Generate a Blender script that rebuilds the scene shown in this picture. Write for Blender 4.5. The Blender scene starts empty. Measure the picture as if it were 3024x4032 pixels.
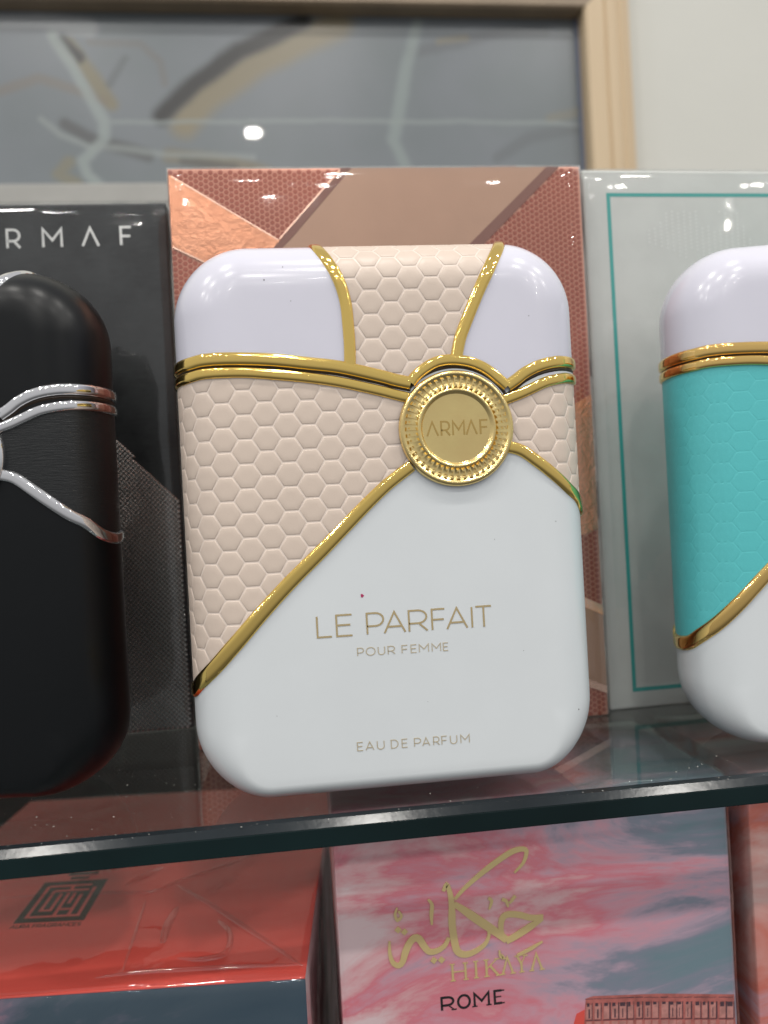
import bpy, bmesh, math, random
from mathutils import Vector, Matrix, noise
random.seed(7)
S = 0.001                       # geometry below is written in millimetres
sc = bpy.context.scene
col = sc.collection

# ------------------------------------------------------------------ camera
cam_d = bpy.data.cameras.new('camera'); cam = bpy.data.objects.new('camera', cam_d); col.objects.link(cam)
r1 = Vector((0.99275558, 0.05406132, 0.10730202)).normalized()          # shelf direction in camera axes
r2 = Vector((-0.05602182, 0.99842703, -0.00224258)); r2 = (r2 - r1 * r1.dot(r2)).normalized()
nn = r1.cross(r2)
CAM_H = 68.958
M = Matrix(((r1.x, r1.y, -r1.z), (nn.x, nn.y, -nn.z), (r2.x, r2.y, -r2.z)))
cam.matrix_world = Matrix.Translation((0, 0, CAM_H * S)) @ M.to_4x4()
cam_d.sensor_fit = 'VERTICAL'; cam_d.sensor_height = 36; cam_d.sensor_width = 27
cam_d.lens = 3000 / 4032 * 36
cam_d.clip_start = 0.005; cam_d.clip_end = 50
cam_d.dof.use_dof = True; cam_d.dof.focus_distance = 0.186; cam_d.dof.aperture_fstop = 11.0
sc.camera = cam

# ------------------------------------------------------------------ light: shop ceiling downlights + soft room light
world = bpy.data.worlds.new('World'); sc.world = world; world.use_nodes = True
bg = world.node_tree.nodes['Background']; bg.inputs[0].default_value = (0.93, 0.97, 1.0, 1); bg.inputs[1].default_value = 0.52
wt = world.node_tree                                       # dim floor, brighter ceiling side of the shop
wz = wt.nodes.new('ShaderNodeSeparateXYZ'); wt.links.new(wt.nodes.new('ShaderNodeTexCoord').outputs['Generated'], wz.inputs[0])
wr = wt.nodes.new('ShaderNodeMapRange'); wr.interpolation_type = 'SMOOTHSTEP'
for k_, v_ in ((1, -.70), (2, .40), (3, .22), (4, 1.0)): wr.inputs[k_].default_value = v_
wt.links.new(wz.outputs[2], wr.inputs[0])
wm = wt.nodes.new('ShaderNodeVectorMath'); wm.operation = 'SCALE'; wm.inputs[0].default_value = (0.985, 0.985, 1.0)
wt.links.new(wr.outputs[0], wm.inputs['Scale']); wt.links.new(wm.outputs[0], bg.inputs[0])
def downlight(x, y, z, power, size=0.058, colr=(1.0, 0.965, 0.91)):
    l = bpy.data.lights.new('ceiling_downlight', 'AREA'); l.shape = 'DISK'; l.size = size; l.energy = power; l.color = colr
    o = bpy.data.objects.new('ceiling_downlight', l); o.location = (x, y, z); col.objects.link(o)
for y_, xs_, p_ in ((-2.6, (-0.56, -0.03, 2.12), 1.8), (-2.0, (-1.7, -1.1, -0.5, 0.1, 0.7, 1.3, 1.9), 1.2), (-1.4, (-1.75, -0.09, 1.6), 2.8),
                    (-0.8, (-1.7, -1.1, -0.5, 0.1, 0.7, 1.3, 1.9), 2.5), (-0.2, (-1.1, -0.5, 0.1, 0.7, 1.3), 3.0)):
    for x_ in xs_: downlight(x_, y_, 1.32, p_, 0.045 if y_ == -1.4 else 0.058)
sc.view_settings.view_transform = 'Standard'; sc.view_settings.look = 'None'
sc.view_settings.exposure = 0.04; sc.view_settings.gamma = 1.0
sc.render.engine = 'CYCLES'
sc.cycles.max_bounces = 10; sc.cycles.transparent_max_bounces = 24; sc.cycles.glossy_bounces = 6
sc.cycles.caustics_reflective = False; sc.cycles.caustics_refractive = False
sc.cycles.use_denoising = True
sc.cycles.sample_clamp_indirect = 4.0

# ------------------------------------------------------------------ node helpers
class NT:
    def __init__(s, name):
        s.m = bpy.data.materials.new(name); s.m.use_nodes = True
        s.t = s.m.node_tree; s.t.nodes.clear(); s.out = s.t.nodes.new('ShaderNodeOutputMaterial')
    def n(s, typ, ins=None, **kw):
        nd = s.t.nodes.new(typ)
        for k, v in kw.items(): setattr(nd, k, v)
        for k, v in (ins or {}).items(): s.put(nd.inputs[k], v)
        return nd
    def put(s, sock, v):
        if isinstance(v, bpy.types.NodeSocket): s.t.links.new(v, sock)
        elif isinstance(v, bpy.types.Node): s.t.links.new(v.outputs[0], sock)
        elif isinstance(v, (tuple, list)):
            v = tuple(v)
            if len(v) == 3 and len(sock.default_value) == 4: v = v + (1,)
            sock.default_value = v
        else: sock.default_value = v
    def math(s, op, a, b=0.0, c=None):
        ins = {0: a, 1: b}
        if c is not None: ins[2] = c
        return s.n('ShaderNodeMath', ins, operation=op).outputs[0]
    def vm(s, op, a, b=None, **kw):
        ins = {0: a}
        if b is not None: ins[1] = b
        nd = s.n('ShaderNodeVectorMath', ins, operation=op)
        return nd
    def mix(s, f, a, b, blend='MIX'):
        nd = s.t.nodes.new('ShaderNodeMix'); nd.data_type = 'RGBA'; nd.blend_type = blend
        s.put(nd.inputs[0], f); s.put(nd.inputs[6], a); s.put(nd.inputs[7], b); return nd.outputs[2]
    def ramp(s, f, stops, interp='LINEAR'):
        nd = s.n('ShaderNodeValToRGB', {0: f}); r = nd.color_ramp; r.interpolation = interp
        while len(r.elements) < len(stops): r.elements.new(0.5)
        for e, (p, c) in zip(r.elements, stops): e.position = p; e.color = tuple(c) + (1,)
        return nd.outputs[0]
    def smooth(s, v, a, b):
        nd = s.n('ShaderNodeMapRange', {0: v, 1: a, 2: b, 3: 0.0, 4: 1.0}, interpolation_type='SMOOTHSTEP'); return nd.outputs[0]
    def noise(s, vec, scale, detail=3, rough=0.55, dist=0.0):
        return s.n('ShaderNodeTexNoise', {'Vector': vec, 'Scale': scale, 'Detail': detail, 'Roughness': rough, 'Distortion': dist})
    def obj(s): return s.n('ShaderNodeTexCoord').outputs['Object']
    def mapping(s, vec, loc=(0,0,0), rot=(0,0,0), scale=(1,1,1)):
        return s.n('ShaderNodeMapping', {'Vector': vec, 'Location': loc, 'Rotation': rot, 'Scale': scale}).outputs[0]
    def pbsdf(s, color=(.8,.8,.8), rough=.4, metal=0., coat=0., coat_rough=.03, spec=.5, normal=None, **ex):
        ins = {'Base Color': color, 'Roughness': rough, 'Metallic': metal, 'Coat Weight': coat, 'Coat Roughness': coat_rough, 'Specular IOR Level': spec}
        if normal is not None: ins['Normal'] = normal
        ins.update(ex)
        b = s.n('ShaderNodeBsdfPrincipled', ins); return b
    def bump(s, h, strength=.2, dist=0.0003):
        return s.n('ShaderNodeBump', {'Height': h, 'Strength': strength, 'Distance': dist}).outputs[0]
    def done(s, sh):
        s.t.links.new(sh.outputs[0] if isinstance(sh, bpy.types.Node) else sh, s.out.inputs[0]); return s.m

def mat_simple(name, color, rough=.4, metal=0., grain=0., gscale=900, coat=0., var=0.0, vscale=60, rvar=0.0, **ex):
    t = NT(name); o = t.obj(); nrm = None
    if grain: nrm = t.bump(t.noise(o, gscale, 3).outputs[0], grain)
    c = color
    if var:
        nz = t.noise(o, vscale, 4).outputs[0]
        c = t.mix(t.smooth(nz, .3, .7), tuple(v * (1 - var) for v in color), tuple(min(1, v * (1 + var)) for v in color))
    r = rough
    if rvar:
        nz2 = t.noise(o, vscale * 1.7, 4).outputs[0]
        r = t.math('MULTIPLY_ADD', nz2, rvar, rough - rvar * .5)
    return t.done(t.pbsdf(c, r, metal, coat=coat, normal=nrm, **ex))

def mat_film(name, r0, tint, rough, wave=0.0, wscale=60):
    """thin clear sheet: passes light straight through, mirrors by angle (Schlick)"""
    t = NT(name)
    g = t.n('ShaderNodeNewGeometry')
    d = t.math('ABSOLUTE', t.vm('DOT_PRODUCT', g.outputs['Incoming'], g.outputs['Normal']).outputs['Value'])
    k = t.math('POWER', t.math('SUBTRACT', 1.0, d), 5.0)
    f = t.math('MULTIPLY_ADD', k, 1 - r0, r0)
    nrm = None
    gl = t.n('ShaderNodeBsdfGlossy', {'Color': (1, 1, 1), 'Roughness': rough})
    if wave: t.put(gl.inputs['Normal'], t.bump(t.noise(t.obj(), wscale, 3, .5, .6).outputs[0], wave, .002))
    tr = t.n('ShaderNodeBsdfTransparent', {'Color': tint})
    return t.done(t.n('ShaderNodeMixShader', {0: f, 1: tr, 2: gl}))

def mat_clouds(name, seed, stops, grad=(0, 0, 0.5), scale=26):
    """printed sunset sky: streaked noise through a ramp; grad = (per mm x, per mm z, offset)"""
    t = NT(name); o = t.obj()
    v = t.mapping(o, loc=(seed, seed * .7, 0), rot=(0, math.radians(-27), 0), scale=(.42, 1, 1.15))
    n1 = t.noise(v, scale, 6, .62, 1.1).outputs[0]
    n2 = t.noise(t.mapping(o, loc=(seed * 2, 0, 3), rot=(0, math.radians(-22), 0), scale=(.5, 1, 1.6)), scale * 2.6, 5, .6, .5).outputs[0]
    sx = t.n('ShaderNodeSeparateXYZ', {0: o})
    gx = t.math('MULTIPLY', sx.outputs[0], grad[0] / S); gz = t.math('MULTIPLY', sx.outputs[2], grad[1] / S)
    f = t.math('ADD', t.math('MULTIPLY_ADD', t.math('SUBTRACT', n1, .5), 1.7, grad[2]), t.math('ADD', gx, gz))
    f = t.math('MULTIPLY_ADD', t.math('SUBTRACT', n2, .5), .3, f)
    return t.done(t.pbsdf(t.ramp(f, stops), .45, spec=.15))

# ------------------------------------------------------------------ materials
MT = {}
MT['white_body'] = mat_simple('white_lacquer', (.75, .79, .81), .30, grain=.02, gscale=500, coat=.25, var=.014, vscale=40, rvar=.10)
MT['white_cap'] = mat_simple('lavender_white_lacquer', (.73, .725, .82), .20, grain=.02, gscale=400, coat=.2, var=.014, vscale=50, rvar=.08)
def leather(name, c, rough):
    t = NT(name); o = t.obj()
    n1 = t.noise(o, 1500, 3).outputs[0]
    w = t.n('ShaderNodeTexWave', {'Vector': t.mapping(o, rot=(0, math.radians(62), 0)), 'Scale': 900, 'Distortion': 3.0, 'Detail': 1}).outputs['Fac']
    pick = t.smooth(t.noise(o, 130, 1).outputs[0], .5, .68)
    h = t.math('MULTIPLY_ADD', t.math('MULTIPLY', w, pick), .5, n1)
    nz = t.noise(o, 90, 4).outputs[0]
    cc = t.mix(nz, tuple(v * .95 for v in c), tuple(v * 1.05 for v in c))
    return t.done(t.pbsdf(cc, rough, normal=t.bump(h, .10, .0002)))
MT['peach'] = leather('peach_leather', (.73, .605, .51), .36)
MT['peach_lit_seam'] = leather('peach_leather_lit_seam', (.84, .72, .63), .36)  # paler copy: light caught on the cell edges put into the colour
MT['teal_seam'] = leather('teal_leather_seam', (.115, .585, .605), .42)
MT['teal'] = leather('teal_leather', (.11, .57, .59), .42)
def brushed_black():
    t = NT('brushed_black'); o = t.obj()
    n1 = t.noise(t.mapping(o, scale=(1, 1, 9)), 260, 4, .7).outputs[0]
    return t.done(t.pbsdf(t.mix(n1, (.004, .005, .006), (.014, .016, .017)), t.math('MULTIPLY_ADD', n1, .3, .22), normal=t.bump(n1, .35, .0003)))
MT['brushed_black'] = brushed_black()
MT['black_body'] = mat_simple('black_soft_lacquer', (.003, .004, .005), .33, grain=.02, gscale=500, rvar=.08, spec=.30)
MT['gold'] = mat_simple('polished_gold', (1.0, .71, .21), .07, 1., rvar=.05, vscale=120)
MT['gold_satin'] = mat_simple('satin_gold', (1.0, .75, .33), .22, 1., grain=.04, gscale=1200, var=.05, vscale=90)
MT['gold_warm'] = mat_simple('warm_gold', (1.0, .67, .23), .08, 1., rvar=.05, vscale=120)
MT['gold_dark'] = mat_simple('engraved_gold', (.62, .43, .15), .35, 1.)
MT['foil_gold'] = mat_simple('gold_foil_print', (.86, .68, .38), .25, .8)
MT['foil_pale'] = mat_simple('pale_gold_print', (.66, .58, .42), .35, .35)
MT['chrome'] = mat_simple('chrome', (.90, .90, .91), .045, 1.)
MT['seam'] = mat_simple('dark_seam', (.03, .018, .01), .4)
MT['speck'] = mat_simple('magenta_speck', (.45, .03, .12), .5)
def copper_foil():
    t = NT('copper_foil'); o = t.obj()
    n1 = t.noise(o, 420, 4, .6, .8).outputs[0]; n2 = t.noise(o, 70, 2).outputs[0]
    return t.done(t.pbsdf(t.mix(n2, (.70, .29, .16), (.86, .43, .27)), .25, .95, normal=t.bump(t.math('ADD', n1, n2), .30, .0006)))
MT['copper_foil'] = copper_foil()
MT['copper_ridge'] = mat_simple('bright_copper', (.95, .62, .48), .22, 1.)
MT['copper_hex'] = mat_simple('copper_honeycomb', (.36, .105, .07), .36, .5, var=.10, vscale=30)
MT['copper_net'] = mat_simple('copper_honeycomb_net', (.60, .28, .20), .34, .5)
MT['copper_beige'] = mat_simple('rose_beige_print', (.47, .29, .205), .40, .4, grain=.08, gscale=1500, var=.05, vscale=25)
MT['copper_brown'] = mat_simple('brown_copper_stripe', (.24, .115, .09), .35, .4)
MT['film'] = mat_film('cellophane', .045, (.98, .985, .985), .04, wave=.08, wscale=40)
MT['film_crumpled'] = mat_film('crumpled_cellophane', .04, (.96, .965, .965), .05, wave=.45, wscale=38)
MT['glass'] = mat_film('shelf_glass', .075, (.88, .93, .92), .012)
MT['glass_edge'] = mat_simple('dark_green_glass_edge', (.004, .014, .015), .10, 0., var=.5, vscale=9, spec=.35)
MT['glass_arris'] = mat_simple('ground_glass_arris', (.016, .021, .025), .16, 0., grain=.06, gscale=500, var=.4, vscale=12, spec=.18)
def black_card():
    t = NT('black_card'); o = t.obj()
    n1 = t.noise(t.mapping(o, scale=(1, 1, 14)), 150, 4, .7).outputs[0]
    n2 = t.noise(o, 45, 4, .65).outputs[0]
    return t.done(t.pbsdf(t.mix(t.smooth(t.math('MULTIPLY_ADD', n2, .7, t.math('MULTIPLY', n1, .3)), .35, .65), (.012, .013, .014), (.034, .037, .038)), .38, .3, normal=t.bump(n1, .12, .0004)))
MT['black_card'] = black_card()
MT['weave'] = mat_simple('gunmetal_weave', (.50, .49, .47), .20, .95)
MT['silver'] = mat_simple('silver_foil', (.66, .66, .64), .30, .85)
MT['pearl'] = mat_simple('pearl_card', (.60, .61, .58), .40, .12, grain=.10, gscale=700, var=.03, vscale=90)
MT['teal_print'] = mat_simple('teal_print', (.045, .36, .33), .4)
MT['red_card'] = mat_simple('coral_red_card', (.90, .115, .09), .5, var=.04, vscale=20, spec=.15)
MT['bronze_print'] = mat_simple('bronze_print', (.06, .018, .008), .5, 0., spec=.1)
MT['black_print'] = mat_simple('black_print', (.012, .01, .012), .4)
MT['gold_emboss'] = mat_simple('embossed_gold', (.86, .65, .30), .36, .2, spec=.6)
MT['white_card'] = mat_simple('white_card', (.6, .5, .53), .5)
MT['wall'] = mat_simple('painted_wall', (.65, .65, .60), .7, grain=.5, gscale=160, var=.012, vscale=14)
def wood():
    t = NT('pale_wood'); o = t.obj()
    n1 = t.noise(t.mapping(o, scale=(1, 1, .06)), 260, 4, .6).outputs[0]
    return t.done(t.pbsdf(t.mix(n1, (.60, .45, .28), (.68, .54, .36)), .5))
MT['wood'] = wood()
MT['dust'] = mat_simple('dust', (.45, .43, .40), .9)
PINK = [(.10, (.21, .30, .35)), (.26, (.29, .30, .38)), (.38, (.56, .40, .50)), (.50, (.76, .38, .46)), (.62, (.82, .25, .31)), (.73, (.85, .46, .49)), (.88, (.88, .66, .68))]
MT['sky_front'] = mat_clouds('sunset_sky_print', 3.1, PINK, grad=(-.0056, -.0004, .88), scale=30)
MT['sky_peach'] = mat_clouds('peach_sky_print', 9.4, [(.1, (.45, .28, .36)), (.35, (.66, .40, .46)), (.55, (.72, .20, .15)), (.7, (.78, .40, .36)), (.9, (.82, .62, .58))], grad=(0, .002, .4), scale=22)
MT['sky_navy'] = mat_clouds('navy_sky_print', 14.2, [(.05, (.05, .085, .12)), (.45, (.075, .11, .145)), (.6, (.17, .16, .22)), (.8, (.6, .26, .32))], grad=(-.0042, .004, -.12), scale=18)
MT['roman_red'] = mat_simple('colosseum_wall_print', (.52, .15, .13), .4, var=.25, vscale=300)
MT['roman_pale'] = mat_simple('colosseum_pale_print', (.62, .27, .24), .4, var=.2, vscale=400)
MT['roman_dark'] = mat_simple('colosseum_dark_print', (.09, .045, .06), .4)

def mirrored_marble():  # veins and joints mirrored in the panel, painted into its colour
    t = NT('painted_marble_reflection'); o = t.obj()
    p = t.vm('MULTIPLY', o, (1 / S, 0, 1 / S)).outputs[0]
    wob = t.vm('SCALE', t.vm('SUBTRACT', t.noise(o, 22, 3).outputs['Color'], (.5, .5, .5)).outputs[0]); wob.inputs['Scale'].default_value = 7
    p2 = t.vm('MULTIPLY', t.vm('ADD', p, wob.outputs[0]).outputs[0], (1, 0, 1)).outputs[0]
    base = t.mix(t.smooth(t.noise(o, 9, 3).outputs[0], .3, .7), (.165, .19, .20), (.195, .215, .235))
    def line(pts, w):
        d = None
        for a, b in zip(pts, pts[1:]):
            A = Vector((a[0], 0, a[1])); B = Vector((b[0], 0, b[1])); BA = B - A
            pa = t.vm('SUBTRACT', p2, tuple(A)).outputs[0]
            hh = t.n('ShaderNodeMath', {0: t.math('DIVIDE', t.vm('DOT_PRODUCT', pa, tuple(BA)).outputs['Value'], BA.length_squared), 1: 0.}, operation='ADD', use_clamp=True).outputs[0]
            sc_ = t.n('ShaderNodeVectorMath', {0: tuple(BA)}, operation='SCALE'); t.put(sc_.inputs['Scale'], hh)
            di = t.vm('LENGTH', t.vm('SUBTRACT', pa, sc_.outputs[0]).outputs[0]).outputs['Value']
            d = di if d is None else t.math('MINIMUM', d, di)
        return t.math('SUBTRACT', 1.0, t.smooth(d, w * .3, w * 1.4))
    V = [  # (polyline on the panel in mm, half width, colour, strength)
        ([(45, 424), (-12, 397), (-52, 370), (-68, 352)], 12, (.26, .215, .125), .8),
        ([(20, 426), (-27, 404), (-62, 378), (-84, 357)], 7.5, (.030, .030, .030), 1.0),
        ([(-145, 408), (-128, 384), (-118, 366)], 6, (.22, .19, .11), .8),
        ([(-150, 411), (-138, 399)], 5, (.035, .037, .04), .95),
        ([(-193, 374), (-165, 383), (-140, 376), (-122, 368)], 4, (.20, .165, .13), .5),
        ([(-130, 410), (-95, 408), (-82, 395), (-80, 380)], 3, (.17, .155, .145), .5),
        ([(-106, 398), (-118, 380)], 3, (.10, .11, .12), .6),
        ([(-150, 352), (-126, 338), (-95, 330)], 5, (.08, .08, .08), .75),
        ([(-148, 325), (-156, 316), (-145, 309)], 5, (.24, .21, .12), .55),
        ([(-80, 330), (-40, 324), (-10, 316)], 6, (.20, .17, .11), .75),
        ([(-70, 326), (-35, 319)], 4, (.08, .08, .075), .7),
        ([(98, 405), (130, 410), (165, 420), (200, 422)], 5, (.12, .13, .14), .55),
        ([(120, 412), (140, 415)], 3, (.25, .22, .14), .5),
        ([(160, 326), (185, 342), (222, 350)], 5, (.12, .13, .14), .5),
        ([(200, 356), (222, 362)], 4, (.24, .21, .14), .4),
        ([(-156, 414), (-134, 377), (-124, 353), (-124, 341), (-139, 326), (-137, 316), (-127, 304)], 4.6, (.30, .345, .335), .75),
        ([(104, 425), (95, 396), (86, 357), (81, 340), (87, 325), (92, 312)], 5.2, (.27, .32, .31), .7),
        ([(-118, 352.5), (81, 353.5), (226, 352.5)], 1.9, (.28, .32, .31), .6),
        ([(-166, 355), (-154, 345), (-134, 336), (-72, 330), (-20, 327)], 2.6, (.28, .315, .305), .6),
        ([(-196, 422), (-165, 424), (-130, 420)], 7, (.42, .44, .45), .55)]  # pale streak: reflection on crinkled film, painted in
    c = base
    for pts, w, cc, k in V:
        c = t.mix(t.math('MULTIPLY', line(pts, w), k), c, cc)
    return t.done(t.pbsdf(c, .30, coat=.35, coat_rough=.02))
MT['mirrored_marble'] = mirrored_marble()

# ------------------------------------------------------------------ object helpers
def mesh_obj(name, verts, faces, mat, parent=None, smooth=False, loc=None):
    me = bpy.data.meshes.new(name)
    me.from_pydata([(v[0] * S, v[1] * S, v[2] * S) for v in verts], [], faces)
    me.validate(); me.update()
    if smooth: me.polygons.foreach_set('use_smooth', [True] * len(me.polygons))
    me.materials.append(MT[mat])
    o = bpy.data.objects.new(name, me); col.objects.link(o)
    if parent: o.parent = parent
    if loc: o.location = [c * S for c in loc]
    return o
def thing(name, label, cat, loc, rotz=0, group=None):
    o = bpy.data.objects.new(name, None); col.objects.link(o); o.empty_display_size = .02
    o.location = [c * S for c in loc]; o.rotation_euler = (0, 0, math.radians(rotz))
    o['label'] = label; o['category'] = cat
    if group: o['group'] = group
    return o
def box_mesh(x0, x1, y0, y1, z0, z1, bev=0.6, seg=2):
    bm = bmesh.new()
    bmesh.ops.create_cube(bm, size=1)
    for v in bm.verts:
        v.co = Vector((x0 + (v.co.x + .5) * (x1 - x0), y0 + (v.co.y + .5) * (y1 - y0), z0 + (v.co.z + .5) * (z1 - z0)))
    if bev: bmesh.ops.bevel(bm, geom=list(bm.edges), offset=bev, segments=seg, profile=.6, affect='EDGES')
    vs = [tuple(v.co) for v in bm.verts]; bm.verts.index_update(); fs = [[v.index for v in f.verts] for f in bm.faces]
    bm.free(); return vs, fs
def box_obj(name, x0, x1, y0, y1, z0, z1, mat, parent=None, bev=.6):
    v, f = box_mesh(x0, x1, y0, y1, z0, z1, bev); return mesh_obj(name, v, f, mat, parent)
def join(parts):
    V, F = [], []
    for v, f in parts:
        k = len(V); V += list(v); F += [[i + k for i in q] for q in f]
    return V, F
def plate(poly, y, th):
    """flat printed panel in the x-z plane, front at y-th, sides down to y"""
    a = sum(p[0] * q[1] - q[0] * p[1] for p, q in zip(poly, poly[1:] + poly[:1]))
    if a < 0: poly = poly[::-1]
    n = len(poly)
    V = [(p[0], y - th, p[1]) for p in poly] + [(p[0], y, p[1]) for p in poly]
    F = [list(range(n))] + [[i, i + n, (i + 1) % n + n, (i + 1) % n] for i in range(n)]
    return V, F
def catmull(pts, step=1.0, closed=False):
    P = [Vector((p[0], p[1])) for p in pts]; out = []
    for i in range(len(P) - 1):
        p0 = P[i - 1] if i else P[0] * 2 - P[1]; p1, p2 = P[i], P[i + 1]
        p3 = P[i + 2] if i + 2 < len(P) else P[-1] * 2 - P[-2]
        k = max(1, int((p2 - p1).length / step))
        for j in range(k):
            t = j / k
            out.append(.5 * ((2 * p1) + (p2 - p0) * t + (2 * p0 - 5 * p1 + 4 * p2 - p3) * t * t + (3 * p1 - p0 - 3 * p2 + p3) * t ** 3))
    out.append(P[-1]); return out
def in_poly(x, y, poly):
    c = False; j = len(poly) - 1
    for i in range(len(poly)):
        xi, yi = poly[i][0], poly[i][1]; xj, yj = poly[j][0], poly[j][1]
        if (yi > y) != (yj > y) and x < (xj - xi) * (y - yi) / (yj - yi) + xi: c = not c
        j = i
    return c
def clip_convex(subj, clip):
    """subject polygon clipped by a convex counter-clockwise polygon"""
    out = [tuple(p) for p in subj]
    for (ax, ay), (bx, by) in zip(clip, clip[1:] + clip[:1]):
        inp, out = out, []
        if not inp: break
        side = lambda p: (bx - ax) * (p[1] - ay) - (by - ay) * (p[0] - ax)
        s = inp[-1]; ds = side(s)
        for e in inp:
            de = side(e)
            if (de >= 0) != (ds >= 0):
                k = ds / (ds - de); out.append((s[0] + (e[0] - s[0]) * k, s[1] + (e[1] - s[1]) * k))
            if de >= 0: out.append(e)
            s, ds = e, de
    return out

# ------------------------------------------------------------------ stroke lettering
def arc(cx, cy, rx, ry, a0, a1, n=10):
    return [(cx + rx * math.cos(math.radians(a0 + (a1 - a0) * i / n)), cy + ry * math.sin(math.radians(a0 + (a1 - a0) * i / n))) for i in range(n + 1)]
GL = {  # width, strokes on a unit-high box
 'L': (.52, [[(0, 1), (0, 0), (.52, 0)]]),
 'E': (.58, [[(.58, 1), (0, 1), (0, 0), (.58, 0)], [(0, .52), (.52, .52)]]),
 'F': (.55, [[(.55, 1), (0, 1), (0, 0)], [(0, .5), (.5, .5)]]),
 'P': (.6, [[(0, 0), (0, 1), (.32, 1)] + arc(.32, .69, .3, .31, 90, -90)[1:] + [(0, .38)]]),
 'R': (.62, [[(0, 0), (0, 1), (.32, 1)] + arc(.32, .69, .3, .31, 90, -90)[1:] + [(0, .38)], [(.34, .38), (.64, 0)]]),
 'A': (.84, [[(0, 0), (.42, 1), (.84, 0)], [(.14, .3), (.70, .3)]]),
 'V': (.80, [[(0, 0), (.40, 1), (.80, 0)]]),                     # A without its bar
 'I': (0, [[(0, 0), (0, 1)]]),
 'T': (.68, [[(0, 1), (.68, 1)], [(.34, 1), (.34, 0)]]),
 'O': (.92, [arc(.46, .5, .46, .5, 90, 450, 28)]),
 'U': (.66, [[(0, 1), (0, .36)] + arc(.33, .36, .33, .36, 180, 360)[1:] + [(.66, 1)]]),
 'M': (.86, [[(0, 0), (0, 1), (.43, .38), (.86, 1), (.86, 0)]]),
 'D': (.72, [[(0, 0), (0, 1), (.26, 1)] + arc(.26, .5, .46, .5, 90, -90, 14)[1:] + [(0, 0)]]),
 'H': (.7, [[(0, 0), (0, 1)], [(.7, 0), (.7, 1)], [(0, .52), (.7, .52)]]),
 'K': (.6, [[(0, 0), (0, 1)], [(.58, 1), (.02, .45)], [(.2, .62), (.62, 0)]]),
 'Y': (.7, [[(0, 1), (.35, .5), (.35, 0)], [(.7, 1), (.35, .5)]]),
 'G': (.8, [arc(.45, .5, .43, .5, 50, 330, 18) + [(.84, .42), (.5, .42)]]),
 'N': (.72, [[(0, 0), (0, 1), (.72, 0), (.72, 1)]]),
 'C': (.74, [arc(.45, .5, .43, .5, 50, 310, 18)]),
 'S': (.55, [[(.52, .86)] + arc(.28, .74, .25, .26, 40, 270, 10) + arc(.28, .25, .27, .24, 90, -140, 10)]),
}
def ribbon(pts, w, y, th=.06, wf=None):
    """mitred flat stroke in the x-z plane; wf(t) scales width"""
    P = [Vector(p) for p in pts]; n = len(P); Lf, Rt = [], []
    closed = (P[0] - P[-1]).length < 1e-6
    tot = sum((P[i + 1] - P[i]).length for i in range(n - 1)); acc = 0
    for i, p in enumerate(P):
        if i: acc += (P[i] - P[i - 1]).length
        d0 = (p - P[i - 1]).normalized() if i else ((P[0] - P[-2]).normalized() if closed else None)
        d1 = (P[i + 1] - p).normalized() if i < n - 1 else ((P[1] - P[0]).normalized() if closed else None)
        if d0 is None: d0 = d1
        if d1 is None: d1 = d0
        m = (d0 + d1); m = m.normalized() if m.length > 1e-6 else d0
        nrm = Vector((-m.y, m.x)); k = min(2.2, 1 / max(.3, nrm.dot(Vector((-d0.y, d0.x)))))
        ww = w * (wf(acc / tot) if wf else 1) * .5 * k
        ext = Vector((0, 0))
        Lf.append(p + nrm * ww); Rt.append(p - nrm * ww)
    V = []; F = []
    for a, b in zip(Lf, Rt): V += [(a.x, y - th, a.y), (b.x, y - th, b.y), (a.x, y, a.y), (b.x, y, b.y)]
    for i in range(n - 1):
        k = 4 * i
        F += [[k, k + 1, k + 5, k + 4], [k, k + 4, k + 6, k + 2], [k + 1, k + 3, k + 7, k + 5]]
    if not closed: F += [[0, 2, 3, 1], [4 * n - 4, 4 * n - 3, 4 * n - 1, 4 * n - 2]]
    return V, F
def glyph(ch, x, z, hgt, w, y, th=.06, sx=1., serif=False, thin=None):
    gw, st = GL[ch]; parts = []
    for k, s in enumerate(st):
        pts = [(x + p[0] * hgt * sx, z + p[1] * hgt) for p in s]
        if serif and len(pts) == 2 and thin:                         # stroke contrast
            dx, dz = pts[1][0] - pts[0][0], pts[1][1] - pts[0][1]
            ww = thin if abs(dz) < abs(dx) or dx * dz > 0 else w
        else: ww = w
        parts.append(ribbon(pts, ww, y - .02 * k, th))
        if serif:
            for e in (s[0], s[-1]):
                if e[1] in (0, 1) and len(s) < 6:
                    parts.append(ribbon([(x + e[0] * hgt * sx - w * 1.15, z + e[1] * hgt), (x + e[0] * hgt * sx + w * 1.15, z + e[1] * hgt)], thin or w * .5, y - .02 * (k + 2), th))
    return join(parts), gw * hgt * sx
def lettering(text, xs, z, hgt, w, y, mat, parent, name='lettering', dz=0., sx=None, serif=False, thin=None, th=.06):
    """xs: list of (x0, x1) per letter: each glyph is fitted to it"""
    parts = []; i = 0
    for ch, (a, b) in zip(text.replace(' ', ''), xs):
        gw = GL[ch][0] * hgt
        s = ((b - a - w) / gw) if gw > 0 else 1
        parts.append(glyph(ch, a + w / 2 if gw > 0 else (a + b) / 2, z + dz * (a - xs[0][0]), hgt, w, y, th, s, serif, thin)[0])
    V, F = join(parts); return mesh_obj(name, V, F, mat, parent)

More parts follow.
